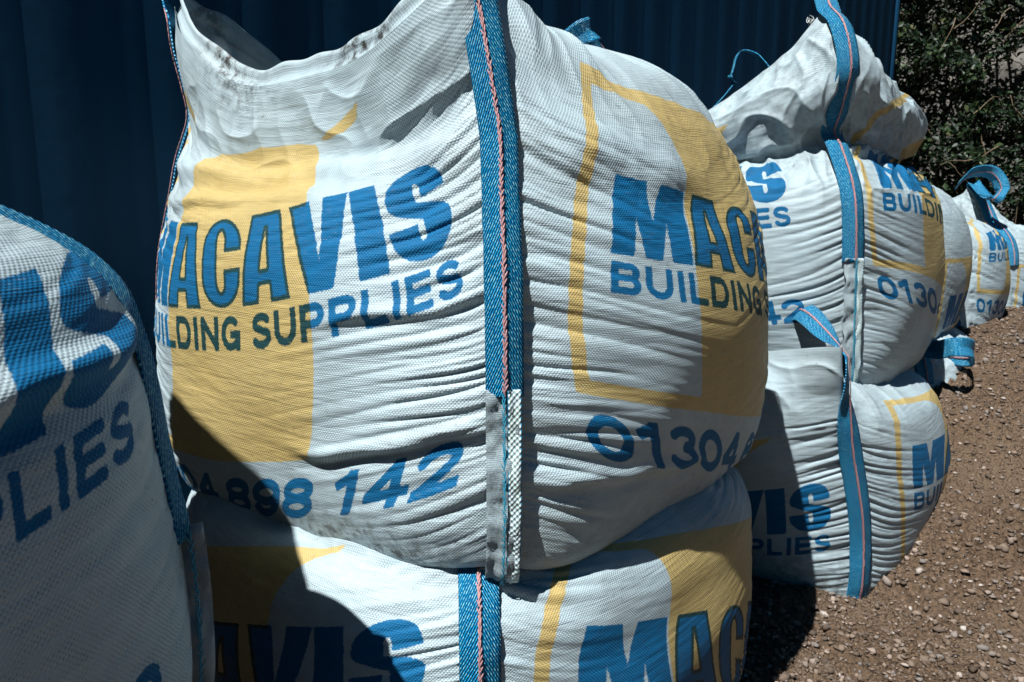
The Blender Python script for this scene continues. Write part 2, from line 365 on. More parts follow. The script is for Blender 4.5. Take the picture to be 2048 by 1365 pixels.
#</GEO>
WARPS = {
    'main': {0: ([3.219, 7.173, -3.444, -0.596, 2.061, 5.218, -0.24, -0.076, -1.184, -0.423], [-2.286, -1.34, 6.638, -2.126, 0.963, -0.317, 0.393, 0.044, -0.261, -0.984]), 1: ([1.064, 5.945, 3.81, 0.623, 2.235, -4.458, -0.389, 0.877, -1.437, -0.706], [-2.549, 2.09, 5.606, -0.656, -1.529, 1.105, -0.423, 0.641, -1.17, 0.433])},
    'below': {0: ([3.939, 5.816, -1.611, -0.105, 0.436, 1.595, 0.013, -0.001, 0.07, 0.307], [-0.96, -2.613, 4.24, 0.364, -0.159, 2.878, 0.079, 0.002, 0.035, 0.556]), 1: ([0.753, 6.772, 5.779, 0.068, -2.963, -9.158, -0.387, 0.847, -0.987, -0.87], [-0.547, 2.884, 2.931, -0.43, -1.696, 3.779, -0.06, -0.017, -0.182, 0.597])},
    'second': {0: ([3.039, 7.233, 2.097, 0.461, -0.781, -0.602, 0.043, -0.016, -0.178, -0.214], [-3.428, -1.087, 7.026, -0.392, 1.162, -1.137, -0.037, 0.05, 0.174, -0.299]), 1: ([0.483, 4.468, 4.328, -2.223, -0.937, -3.382, 1.009, -0.073, -1.097, -1.554], [-3.685, 2.304, 6.937, 0.034, -2.166, -1.072, -0.382, 1.19, -1.708, -0.287])},
    'second_below': {0: ([3.325, 6.751, 0.148, -0.217, -0.349, -0.681, -0.034, -0.041, -0.05, -0.066], [-0.656, -1.877, 5.763, 0.384, 0.051, 0.574, 0.065, 0.023, 0.025, 0.057]), 1: ([0.987, 4.687, 1.045, -3.673, -3.189, -3.321, -0.127, -0.217, -0.34, -0.644], [-1.402, 0.831, 4.45, -0.787, 0.253, 2.295, -0.054, -0.128, -0.08, 0.477])},
    'fourth': {1: ([1.694, 5.612, 0.65, -1.02, -3.805, -3.337, 0.146, 0.255, -0.324, -0.729], [-3.025, 1.028, 5.174, -0.324, -2.253, 2.121, 0.04, 0.183, -0.415, 0.315])},
    'near': {0: ([1.504, 13.321, 4.323, -5.186, -5.094, -6.203, -0.956, -0.976, -1.047, -1.094], [-1.852, -2.243, 6.315, 0.854, 1.048, 0.703, 0.144, 0.162, 0.153, 0.146])},
}
# ---------------------------------------------------------------- objects and tags
def tag(o, label=None, cat=None, group=None, kind=None):
    if label: o['label'] = label
    if cat: o['category'] = cat
    if group: o['group'] = group
    if kind: o['kind'] = kind
    return o
def empty(name, loc=(0, 0, 0), rz=0):
    o = bpy.data.objects.new(name, None); COL.objects.link(o); o.location = loc; o.rotation_euler = (0, 0, rz)
    o.empty_display_size = .1
    return o
def mesh_np(name, V, F, mats, parent=None, uv=None, smooth=True, attrs=None, mi=None):
    """V (n,3), F (m,k) index array or list of arrays; uv per vertex"""
    me = bpy.data.meshes.new(name)
    V = np.ascontiguousarray(V, np.float32); Fs = F if isinstance(F, list) else [F]
    idx = np.concatenate([f.ravel() for f in Fs]).astype(np.int32)
    sz = np.concatenate([np.full(len(f), f.shape[1], np.int32) for f in Fs])
    me.vertices.add(len(V)); me.vertices.foreach_set('co', V.ravel())
    me.loops.add(len(idx)); me.loops.foreach_set('vertex_index', idx)
    me.polygons.add(len(sz)); me.polygons.foreach_set('loop_start', np.concatenate([[0], np.cumsum(sz)[:-1]]).astype(np.int32))
    me.polygons.foreach_set('loop_total', sz)
    if mi is not None: me.polygons.foreach_set('material_index', np.ascontiguousarray(mi, np.int32))
    me.update(calc_edges=True)
    if smooth: me.polygons.foreach_set('use_smooth', np.ones(len(sz), bool))
    if uv is not None:
        l = me.uv_layers.new(name='uv'); l.data.foreach_set('uv', np.asarray(uv, np.float32)[idx].ravel())
    for k, v in (attrs or {}).items():
        v = np.asarray(v, np.float32)
        if v.ndim == 1: a = me.attributes.new(k, 'FLOAT', 'POINT'); a.data.foreach_set('value', v)
        else: a = me.attributes.new(k, 'FLOAT_VECTOR', 'POINT'); a.data.foreach_set('vector', v.ravel())
    for m in (mats if isinstance(mats, (list, tuple)) else [mats]): me.materials.append(m)
    o = bpy.data.objects.new(name, me); COL.objects.link(o)
    if parent: o.parent = parent
    return o
def grid_faces(nr, nc, wrap=False):
    r = np.arange(nr - 1)[:, None]; c = np.arange(nc if wrap else nc - 1)[None, :]
    c2 = (c + 1) % nc
    return np.stack([r * nc + c, r * nc + c2, (r + 1) * nc + c2, (r + 1) * nc + c], -1).reshape(-1, 4)
class MB:
    """collects boxes and tubes into one mesh"""
    def __init__(s): s.v = []; s.f3 = []; s.f4 = []; s.n = 0
    def add(s, V, F):
        V = np.asarray(V, float); F = np.asarray(F, int); s.v.append(V)
        (s.f4 if F.shape[1] == 4 else s.f3).append(F + s.n); s.n += len(V)
    def box(s, o, ax, ay, az):
        o, ax, ay, az = map(np.asarray, (o, ax, ay, az))
        V = [o + i * ax + j * ay + k * az for k in (0, 1) for j in (0, 1) for i in (0, 1)]
        s.add(V, [[0,2,3,1],[4,5,7,6],[0,1,5,4],[2,6,7,3],[0,4,6,2],[1,3,7,5]])
    def tube(s, pts, rad, n=6):
        pts = np.asarray(pts, float); rad = np.broadcast_to(rad, (len(pts),)); rows = []
        for i, p in enumerate(pts):
            t = pts[min(i + 1, len(pts) - 1)] - pts[max(i - 1, 0)]; t /= np.linalg.norm(t) + 1e-9
            a = np.cross(t, (.3, .2, 1)); a /= np.linalg.norm(a) + 1e-9; b = np.cross(t, a)
            for k in range(n): rows.append(p + rad[i] * (a * math.cos(2*math.pi*k/n) + b * math.sin(2*math.pi*k/n)))
        s.add(rows, grid_faces(len(pts), n, True))
    def build(s, name, mat, parent=None, smooth=False):
        F = [np.concatenate(x) for x in (s.f3, s.f4) if x]
        return mesh_np(name, np.concatenate(s.v), F, mat, parent, smooth=smooth)
# ---------------------------------------------------------------- materials
class NT:
    def __init__(s, name):
        s.m = bpy.data.materials.new(name); s.m.use_nodes = True; s.t = s.m.node_tree
        s.p = s.t.nodes['Principled BSDF']; s.out = s.t.nodes['Material Output']
    def n(s, typ, **k):
        x = s.t.nodes.new('ShaderNode' + typ)
        for a, b in k.items(): setattr(x, a, b)
        return x
    def l(s, a, b): s.t.links.new(a, b)
    def val(s, sock, v):
        if hasattr(v, 'is_output') or isinstance(v, bpy.types.NodeSocket): s.l(v, sock)
        else: sock.default_value = v
    def math(s, op, a, b=0.0, c=0.0):
        x = s.n('Math', operation=op); s.val(x.inputs[0], a); s.val(x.inputs[1], b); s.val(x.inputs[2], c); return x.outputs[0]
    def mix(s, f, a, b, mode='MIX'):
        x = s.n('Mix', data_type='RGBA', blend_type=mode); s.val(x.inputs[0], f)
        for i, v in ((6, a), (7, b)): s.val(x.inputs[i], (*v, 1) if isinstance(v, tuple) and len(v) == 3 else v)
        return x.outputs[2]
    def ramp(s, v, lo, hi, a=0.0, b=1.0):
        x = s.n('MapRange'); s.val(x.inputs[0], v); x.inputs[1].default_value = lo; x.inputs[2].default_value = hi
        x.inputs[3].default_value = a; x.inputs[4].default_value = b; return x.outputs[0]
    def noise(s, vec, scale, detail=3, rough=.5, dist=0):
        x = s.n('TexNoise'); x.inputs['Scale'].default_value = scale; x.inputs['Detail'].default_value = detail
        x.inputs['Roughness'].default_value = rough; x.inputs['Distortion'].default_value = dist
        if vec is not None: s.l(vec, x.inputs['Vector'])
        return x.outputs[0]
    def mapping(s, vec, scale=(1, 1, 1), rot=(0, 0, 0)):
        x = s.n('Mapping'); x.inputs['Scale'].default_value = scale; x.inputs['Rotation'].default_value = rot; s.l(vec, x.inputs[0]); return x.outputs[0]
    def attr(s, name): return s.n('Attribute', attribute_name=name)
    def bump(s, h, strength, dist, normal=None):
        x = s.n('Bump'); s.l(h, x.inputs['Height']); x.inputs['Strength'].default_value = strength; x.inputs['Distance'].default_value = dist
        if normal: s.l(normal, x.inputs['Normal'])
        return x.outputs[0]
    def set(s, **k):
        for a, b in k.items(): s.val(s.p.inputs[a.replace('_', ' ')], (*b, 1) if isinstance(b, tuple) and len(b) == 3 else b)
def cloth_material(name, weave=.0030, depth=.00065, translucent=True, dirt=1.0):
    N = NT(name); uv = N.n('UVMap').outputs[0]; obj = N.n('TexCoord').outputs['Object']
    sep = N.n('SeparateXYZ'); N.l(uv, sep.inputs[0]); U, V = sep.outputs[0], sep.outputs[1]
    # woven tapes: one over, one under
    k = math.pi / weave
    jit = N.noise(N.mapping(uv, (6, 160, 1)), 1.0, 2)          # tapes of uneven width
    Vj = N.math('ADD', V, N.math('MULTIPLY', jit, .0022))
    su = N.math('SINE', N.math('MULTIPLY', U, k)); sv = N.math('SINE', N.math('MULTIPLY', Vj, k * 1.0))
    chk = N.math('MULTIPLY', su, sv)
    line = N.math('ABSOLUTE', sv)
    h = N.math('ADD', N.math('MULTIPLY', chk, .6), N.math('MULTIPLY', line, .45))
    streak = N.noise(N.mapping(uv, (3, 420, 1)), 1.0, 2)
    h = N.math('ADD', h, N.math('MULTIPLY', streak, .9))
    b1 = N.bump(h, .9, depth)
    cr = N.noise(N.mapping(uv, (6, 60, 1)), 1.0, 4, .55, .4)
    b0 = N.bump(cr, .35, .009, b1)
    pore_shade = N.math('MULTIPLY', N.ramp(chk, -.45, -.85), N.ramp(N.noise(N.mapping(uv, (30, 60, 1)), 1.0, 3), .36, .62))    # open corners between the tapes, their shade painted into the colour
    # print
    sb = N.attr('print_blue').outputs['Fac']; sy = N.attr('print_yellow').outputs['Fac']
    edge = N.math('MULTIPLY', N.math('SUBTRACT', N.noise(N.mapping(uv, (260, 260, 1)), 1.0, 1), .5), .035)
    sbj = N.math('ADD', sb, edge); syj = N.math('ADD', sy, edge)
    fy = N.ramp(syj, .006, -.006); fb = N.ramp(sbj, .006, -.006)
    over = N.math('MULTIPLY', fy, N.ramp(sbj, -.052, -.040))
    grime = N.noise(obj, 5.0, 5, .62); fine = N.noise(obj, 90.0, 3, .6)
    white = N.mix(N.ramp(grime, .42, .78), (.465, .585, .63), (.36, .43, .445))
    yel = N.mix(N.noise(uv, 7.0, 3), (.55, .40, .14), (.59, .465, .205))
    thin = N.ramp(N.noise(N.mapping(uv, (40, 300, 1)), 1.0, 3), .60, .78)
    blu = N.mix(N.math('MULTIPLY', thin, .2), (.0003, .13, .31), (.003, .19, .37))
    c = N.mix(N.math('MULTIPLY', fy, N.ramp(N.noise(N.mapping(uv, (70, 380, 1)), 1.0, 3, .6), .74, .60, .62, 1.0)), white, yel)
    worn = N.math('MULTIPLY', N.ramp(N.noise(N.mapping(uv, (55, 420, 1)), 1.0, 3, .6), .60, .72), N.ramp(N.noise(uv, 9.0, 4, .6), .46, .66))
    c = N.mix(N.math('MULTIPLY', fb, N.math('SUBTRACT', .98, N.math('MULTIPLY', worn, .4))), c, N.mix(over, blu, (.006, .055, .065)))
    spots = N.math('MULTIPLY', N.ramp(fine, .62, .72), N.ramp(grime, .42, .60))
    c = N.mix(N.math('MULTIPLY', spots, .5 * dirt), c, (.10, .085, .07))
    if 1:
        d = N.attr('dirt').outputs['Fac']
        c = N.mix(N.math('MULTIPLY', d, N.ramp(N.noise(obj, 38.0, 5, .7), .45, .62)), c, (.055, .05, .045))
    c = N.mix(N.math('MULTIPLY', pore_shade, .72), c, (.03, .045, .05))
    N.set(Base_Color=c, Roughness=N.mix(fb, (.44,.44,.44), (.55,.55,.55)), Normal=b0); N.val(N.p.inputs['Specular IOR Level'], N.ramp(fb, 0, 1, .40, .10))
    if translucent:
        tr = N.n('BsdfTranslucent'); N.l(c, tr.inputs[0]); mx = N.n('MixShader'); mx.inputs[0].default_value = .10
        N.l(N.p.outputs[0], mx.inputs[1]); N.l(tr.outputs[0], mx.inputs[2]); N.l(mx.outputs[0], N.out.inputs[0])
    return N.m
def strap_material():
    N = NT('webbing'); uv = N.n('UVMap').outputs[0]; sep = N.n('SeparateXYZ'); N.l(uv, sep.inputs[0]); U, V = sep.outputs[0], sep.outputs[1]
    a = N.math('ABSOLUTE', N.math('SUBTRACT', U, .5))                      # herringbone: ribs run down to the middle
    ph = N.math('ADD', N.math('MULTIPLY', V, 1 / .0085), N.math('MULTIPLY', a, 15.0))
    rib = N.math('SINE', N.math('MULTIPLY', ph, 2 * math.pi))
    cross = N.math('SINE', N.math('MULTIPLY', U, 2 * math.pi * 13))
    h = N.math('ADD', rib, N.math('MULTIPLY', cross, .22))
    fle = N.noise(N.mapping(uv, (34, 150, 1)), 1.0, 2)
    dash = N.math('MULTIPLY', N.ramp(rib, .2, .7), N.ramp(fle, .48, .58))
    base = N.mix(N.ramp(N.noise(N.mapping(uv, (5, 14, 1)), 1.0, 4), .35, .7), (.0006, .21, .47), (.0015, .31, .60))
    base = N.mix(N.math('MULTIPLY', N.ramp(rib, -.2, -.9), .7), base, (.0005, .035, .13))
    c = N.mix(N.math('MULTIPLY', dash, .85), base, (.36, .88, .97))
    N.set(Base_Color=c, Roughness=.45, Normal=N.bump(h, 1.0, .0016)); N.p.inputs['Specular IOR Level'].default_value = .2
    return N.m
def tape_material():
    N = NT('checked_tape'); uv = N.n('UVMap').outputs[0]; sep = N.n('SeparateXYZ'); N.l(uv, sep.inputs[0]); U, V = sep.outputs[0], sep.outputs[1]
    x = N.math('FLOOR', N.math('MULTIPLY', U, 5)); y = N.math('FLOOR', N.math('MULTIPLY', V, 1 / .0048))
    par = N.math('MODULO', N.math('ADD', x, y), 2.0)
    g = N.ramp(N.noise(N.mapping(uv, (1, 22, 1)), 1.0, 2), .42, .6)
    col = N.mix(g, (.01, .17, .33), (.04, .27, .24))
    edge = N.math('GREATER_THAN', N.math('ABSOLUTE', N.math('SUBTRACT', U, .5)), .44)
    c = N.mix(N.math('MULTIPLY', par, .5), (.66, .76, .74), col); c = N.mix(edge, c, (.015, .22, .40))
    h = N.math('MULTIPLY', N.math('SINE', N.math('MULTIPLY', U, 5 * math.pi)), N.math('SINE', N.math('MULTIPLY', V, math.pi / .0048)))
    N.set(Base_Color=c, Roughness=.4, Normal=N.bump(h, .8, .0012))
    return N.m
def plain(name, col, rough=.5, nscale=60, var=.25, bump=.0, bd=.002):
    N = NT(name); obj = N.n('TexCoord').outputs['Object']; n = N.noise(obj, nscale, 4)
    N.set(Base_Color=N.mix(N.ramp(n, .3, .7), tuple(v * (1 - var) for v in col), tuple(min(1, v * (1 + var)) for v in col)), Roughness=rough)
    if bump: N.set(Normal=N.bump(n, bump, bd))
    return N.m
M = dict(cloth=cloth_material('woven_cloth'), flap=cloth_material('seam_cloth', .0030, .0004, True, .7), strap=strap_material(), tape=tape_material(),
         pink=plain('pink_thread', (.44, .23, .23), .6, 300, .2), cyan=plain('blue_thread', (.03, .30, .45), .5, 300, .25),
         white_thread=plain('white_thread', (.7, .74, .74), .6, 200, .1))
# ---------------------------------------------------------------- bag builder
PB, PYF, PYT, _ = build_print()
DEFS = bag_defs()
def uniq(*segs):
    return np.unique(np.round(np.concatenate(segs), 6))
def bag_body(B, root, warps, dens, tucked=False, name='body'):
    """dens: columns per face (left, front, far, rear) and rows"""
    P = np.concatenate([np.arange(n) / n + k for k, n in enumerate(dens[:4])] + [[4.0]])
    # extra columns right at the corners
    ex = np.array([-.02, -.012, -.006, .006, .012, .02]); P = uniq(P, *[1 + ex], 2 + ex, 3 + ex, ex[3:], 4 + ex[:3])
    T = np.linspace(0, B['T'], dens[4])
    pp, tt, G = bag_grid(B, P, T)
    G[:, -1] = G[:, 0]
    k = np.clip(np.floor(pp), 0, 3); s = pp - k
    sbv = np.full(pp.shape, .2); syv = np.full(pp.shape, .2)
    for f, (cx, cy) in warps.items():
        m = (k == f); tm = warp_terms(s, tt)
        X = sum(c * q for c, q in zip(cx, tm)); Y = sum(c * q for c, q in zip(cy, tm))
        a = sample_print(PB, X, Y); y = sample_print(PYT if tucked and f == 0 else PYF, X, Y)
        edge = np.minimum(s, 1 - s)
        sbv = np.where(m, np.where(edge < .012, .2, a), sbv); syv = np.where(m, np.where(edge < .012, .2, y), syv)
    # cloth coordinates in metres
    mid = np.argmin(abs(T - B['T'] * .45)); row = G[mid]
    cu = np.concatenate([[0], np.cumsum(np.linalg.norm(np.diff(row, axis=0), axis=1))])
    uv = np.stack(np.broadcast_arrays(cu[None, :], tt), -1).reshape(-1, 2)
    dirt = B['dirt'](pp, tt) if 'dirt' in B else np.zeros(pp.shape)
    o = mesh_np(name, G.reshape(-1, 3), grid_faces(*pp.shape), M['cloth'], root, uv=uv,
                attrs=dict(print_blue=sbv.ravel(), print_yellow=syv.ravel(), dirt=dirt.ravel()))
    return o
def corner_path(B, p, t0, t1, n, off=.010):
    """points, side vectors and outward normals down one corner of the bag (local)"""
    t = np.linspace(t0, t1, n)
    _, _, G = bag_grid(B, np.array([p - .05, p, p + .05]), t, False)
    c = G[:, 1]; side = G[:, 2] - G[:, 0]; side /= np.linalg.norm(side, axis=1, keepdims=True)
    tan = np.gradient(c, axis=0); tan /= np.linalg.norm(tan, axis=1, keepdims=True)
    nor = np.cross(side, tan); nor /= np.linalg.norm(nor, axis=1, keepdims=True)
    return c + nor * off, side, nor
def ribbon(name, pts, side, nor, width, mat, parent, fold=.25, th=.003, wob=.0, seed=0, x0=0, ncs=9):
    pts = np.asarray(pts); n = len(pts)
    L = np.concatenate([[0], np.cumsum(np.linalg.norm(np.diff(pts, axis=0), axis=1))])
    u = np.linspace(-.5, .5, ncs)
    w = np.broadcast_to(width, (n,))[:, None] * (1 + .03 * noise2(L * 14, 0 * L + seed, seed + 1))[:, None]
    X = u[None, :] * w + x0; f = np.broadcast_to(fold, (n,))[:, None]
    Z = -np.abs(X) * f + wob * noise2(u[None, :] * 1.5 + seed, L[:, None] * 16, seed) + wob * .6 * noise2(u[None, :] * 3, L[:, None] * 45, seed + 3)
    Z = Z + .0015 * noise2(u[None, :] * 2, L[:, None] * 20, seed + 5)
    top = pts[:, None, :] + side[:, None, :] * X[..., None] + nor[:, None, :] * Z[..., None]
    bot = top - nor[:, None, :] * th
    ring = np.concatenate([top, bot[:, ::-1]], 1); m = 2 * ncs
    uu = np.concatenate([u + .5, u[::-1] + .5]); uv = np.stack(np.broadcast_arrays(uu[None, :], L[:, None]), -1).reshape(-1, 2)
    V = ring.reshape(-1, 3); F = grid_faces(n, m, True)
    caps = []
    for r in (0, n - 1):
        for i in range(ncs - 1):
            q = [r*m + i, r*m + i + 1, r*m + m - 2 - i, r*m + m - 1 - i]; caps.append(q if r else q[::-1])
    o = mesh_np(name, V, np.concatenate([F, np.array(caps)]), mat, parent, uv=uv, attrs=dict(print_blue=np.full(len(V), .2), print_yellow=np.full(len(V), .2), dirt=np.zeros(len(V))))
    return o
def chain_stitch(name, pts, nor, side, mat, parent, step=.0105, r=.0019, x0=0, rise=.003):
    """a line of overlapping thread loops"""
    pts = np.asarray(pts) + side * x0 + nor * rise
    L = np.concatenate([[0], np.cumsum(np.linalg.norm(np.diff(pts, axis=0), axis=1))])
    S = np.arange(step, L[-1], step); I = lambda A: np.stack([np.interp(S, L, A[:, k]) for k in range(3)], -1)
    c, sd_, nr = I(pts), I(np.asarray(side)), I(np.asarray(nor)); tn = np.cross(nr, sd_)
    th = np.linspace(0, math.pi, 5); ph = np.linspace(0, 2 * math.pi, 6, endpoint=False)
    loc = np.array([[math.cos(a), math.sin(a) * math.cos(b), math.sin(a) * math.sin(b)] for a in th for b in ph])
    rng = np.random.RandomState(int(L[-1] * 1000) % 9999); vs = []; fs = []; k = 0
    F = grid_faces(5, 6, True)
    for i in range(len(S)):
        for sg in (-1, 1):
            a = sg * .27 + rng.uniform(-.22, .22); t = tn[i] * math.cos(a) + sd_[i] * math.sin(a); s2 = np.cross(nr[i], t)
            ce = c[i] + sd_[i] * (sg * r * .62 + rng.uniform(-.4, .4) * r) + tn[i] * (sg * step * .22 + rng.uniform(-.15, .15) * step)
            vs.append(ce + loc[:, :1] * t * step * .78 + loc[:, 1:2] * s2 * r * .8 + loc[:, 2:] * nr[i] * r * .85); fs.append(F + k); k += len(loc)
    return mesh_np(name, np.concatenate(vs), np.concatenate(fs), mat, parent)
def spline_pts(ctrl, n):
    ctrl = np.asarray(ctrl, float); k = np.linspace(0, 1, len(ctrl)); q = np.linspace(0, 1, n)
    return np.stack([crspline(list(zip(k, ctrl[:, i])), q) for i in range(ctrl.shape[1])], -1)
def norm(a): return a / (np.linalg.norm(a, axis=-1, keepdims=True) + 1e-9)
def to_local(B, W):
    W = np.asarray(W, float) - np.array(B['loc']); c, s = math.cos(-B['rot']), math.sin(-B['rot'])
    return np.stack([W[..., 0]*c - W[..., 1]*s, W[..., 0]*s + W[..., 1]*c, W[..., 2]], -1)
def vec_local(B, v):
    return to_local(B, np.asarray(v, float) + np.array(B['loc']))
def strap_on(B, root, p, t0, t1, flap_off=.018, fin=False, tape=True,  width=.058, n=70, extra=None, fold=.3, label=None, off=.016, stitch='pink', step=.0105, flap=None, fold_end=None):
    """lifting strap sewn up one corner; 'extra' = further local control points above it with their side vectors"""
    c, sd_, nr = corner_path(B, p, t0, t1, n, off)
    if extra is not None:
        e = np.asarray([x[0] for x in extra]); es = np.asarray([x[1] for x in extra])
        ce = np.concatenate([c[-1:], e]); m = 14 * len(e)
        q = spline_pts(np.concatenate([c[-6:-5], ce]), m + 10); q = q[np.linalg.norm(q - c[-1], axis=1).argmin() + 1:]
        sv = spline_pts(np.concatenate([sd_[-1:], es]), len(q)); sv = norm(sv)
        pts = np.concatenate([c, q]); side = np.concatenate([sd_, sv])
        tan = norm(np.gradient(pts, axis=0)); nor = norm(np.cross(side, tan)); side = norm(np.cross(tan, nor))
        fo = np.concatenate([np.full(n, fold), np.linspace(fold, fold * .2 if fold_end is None else fold_end, len(q))])
    else: pts, side, nor, fo = c, sd_, nr, fold
    s = ribbon('strap', pts, side, nor, width, M['strap'], root, fold=fo, seed=B['seed'])
    if label: s['label'] = label
    if stitch in M: chain_stitch('stitching', pts, nor, side, M[stitch], s, step=step)
    if flap:
        c, sd_, nr = corner_path(B, p, flap, t0 + .012, 60, flap_off)
        if fin: c = c + nr * .010; sd_, nr = nr, -sd_              # here the seam stands out from the corner like a fin
        f = ribbon('seam_flap', c, sd_, nr, (.036 if fin else .050), M['flap'], root, fold=.15, wob=.010, seed=B['seed'] + 4, th=.002, x0=-.004)
        if tape: ribbon('seam_tape', c + nr * .005, sd_, nr, .021, M['tape'], f, fold=0, wob=.006, seed=B['seed'] + 4, th=.002, x0=.014, ncs=6)
        chain_stitch('stitching', c + nr * .003, nr, sd_, M['cyan'], f, step=.012, r=.0013, x0=-.002, rise=.004)
    return s
def loose_thread(root, c, seed, n=3, size=.012):
    rng = np.random.RandomState(seed); m = MB()
    for i in range(n):
        a = np.cumsum(rng.randn(9, 3) * size * .55, axis=0); a -= a.mean(0); m.tube(spline_pts(np.asarray(c) + a, 30), .0011, 5)
    o = m.build('loose_thread', M['white_thread'], root, smooth=True); o['kind'] = 'stuff'
    return o
def bottom_flap(B, root, p0, p1, t, width=.026, n=70, seed=5):
    P = np.linspace(p0, p1, n); G = bag_grid(B, P, np.array([t, t + .01]))[2]
    pts = G[0]; tan = norm(np.gradient(pts, axis=0)); up = norm(G[1] - G[0]); out = norm(np.cross(tan, up))
    side = norm(out * .75 - up * .65); nor = norm(np.cross(side, tan)); e = sstep(0, .15, np.linspace(0, 1, n)) * sstep(1, .8, np.linspace(0, 1, n))
    return ribbon('bottom_flap', pts + out * .006, side, nor, width * (.25 + .75 * e), M['flap'], root, fold=0, wob=.010, seed=seed, th=.0015)
def make_bag(key, label, warps, dens, tucked=False):
    B = DEFS[key]
    if 'below' in key: B['dirt'] = lambda p, t: .8 * (1 - sstep(.42, .75, t + .12 * noise2(p * 5, t * 5, 9)))
    elif key == 'main': B['dirt'] = lambda p, t: np.clip(1.0 * np.exp(-((p - .72) / .17)**2) * np.exp(-((t - .50) / .07)**2) + .8 * sstep(1.30, 1.44, t) * np.exp(-((p - .33) / .12)**2) + .25 * sstep(.62, .45, t), 0, 1)
    else: B['dirt'] = lambda p, t: .35 * (1 - sstep(.40, .62, t)) + .30 * sstep(1.15, 1.3, t)
    root = empty('bulk_bag', B['loc'], B['rot'])
    tag(root, label, 'bulk bag', 'printed bulk bags of building supplies')
    bag_body(B, root, warps, dens, tucked)
    return B, root
# ---------------------------------------------------------------- the setting
BU = R(40); U2 = np.array([math.sin(BU), math.cos(BU)]); V2 = np.array([-math.cos(BU), math.sin(BU)])
def uvw(u, v, z=0): return np.array([u*U2[0] + v*V2[0], u*U2[1] + v*V2[1], z])
def soil_h(u, v):
    h = .0 + .02 * sstep(1.5, 2.1, u) * (1 - .5 * sstep(.9, 1.5, v)) + (.40 * np.clip((u - 2.38) / .85, 0, 1) + .19 * sstep(2.9, 4.2, u)) * (1 - sstep(.9, 1.6, v)) + .03 * sstep(3.4, 5, u)
    h = h - .10 * sstep(-.3, -2.5, v) * sstep(1.2, 2.5, u)
    h = h + .04 * fbm(u * 1.1, v * 1.1, 5, 3) * sstep(1.8, 2.8, u) + .022 * fbm(u * 6, v * 6, 6, 3)
    return h
def soil_material():
    N = NT('soil'); obj = N.n('TexCoord').outputs['Object']
    a = N.noise(obj, 3.0, 5, .6); b = N.noise(obj, 55.0, 6, .7); v = N.n('TexVoronoi'); v.inputs['Scale'].default_value = 85; N.l(obj, v.inputs['Vector'])
    c = N.mix(N.ramp(b, .3, .72), (.055, .036, .023), (.31, .205, .132)); c = N.mix(N.ramp(a, .42, .62), c, (.21, .145, .097))
    h = N.math('ADD', b, N.math('MULTIPLY', v.outputs['Distance'], -.7))
    N.set(Base_Color=c, Roughness=.95, Normal=N.bump(h, 1.0, .03)); N.p.inputs['Specular IOR Level'].default_value = .15
    return N.m
MS = soil_material()
g = mesh_np('ground', [[-300,-300,-.02],[300,-300,-.02],[300,300,-.02],[-300,300,-.02]], np.array([[0,1,2,3]]), MS, smooth=False); tag(g, 'bare brown yard ground under the bags', 'ground', kind='structure')
uu = np.concatenate([np.linspace(.2, 1.5, 60, endpoint=False), np.linspace(1.5, 4.2, 270, endpoint=False), np.linspace(4.2, 9.5, 150)])
vv = np.concatenate([np.linspace(-4, -1.6, 80, endpoint=False), np.linspace(-1.6, 1.0, 260, endpoint=False), np.linspace(1.0, 2.0, 40)])
ug, vg = np.meshgrid(uu, vv); hg = soil_h(ug, vg) + .022 * np.abs(noise2(ug * 17, vg * 17, 8)) + .016 * np.abs(noise2(ug * 40, vg * 40, 9)) + .008 * noise2(ug * 85, vg * 85, 10)
e = sstep(.2, .6, ug) * sstep(-4, -3.5, vg); hg = hg * e - .03 * (1 - e)
so_ = mesh_np('terrain', np.stack([ug*U2[0] + vg*V2[0], ug*U2[1] + vg*V2[1], hg], -1).reshape(-1, 3), grid_faces(*ug.shape), MS); tag(so_, 'heap of brown gravelly soil burying the lower bags', 'soil heap', kind='structure')
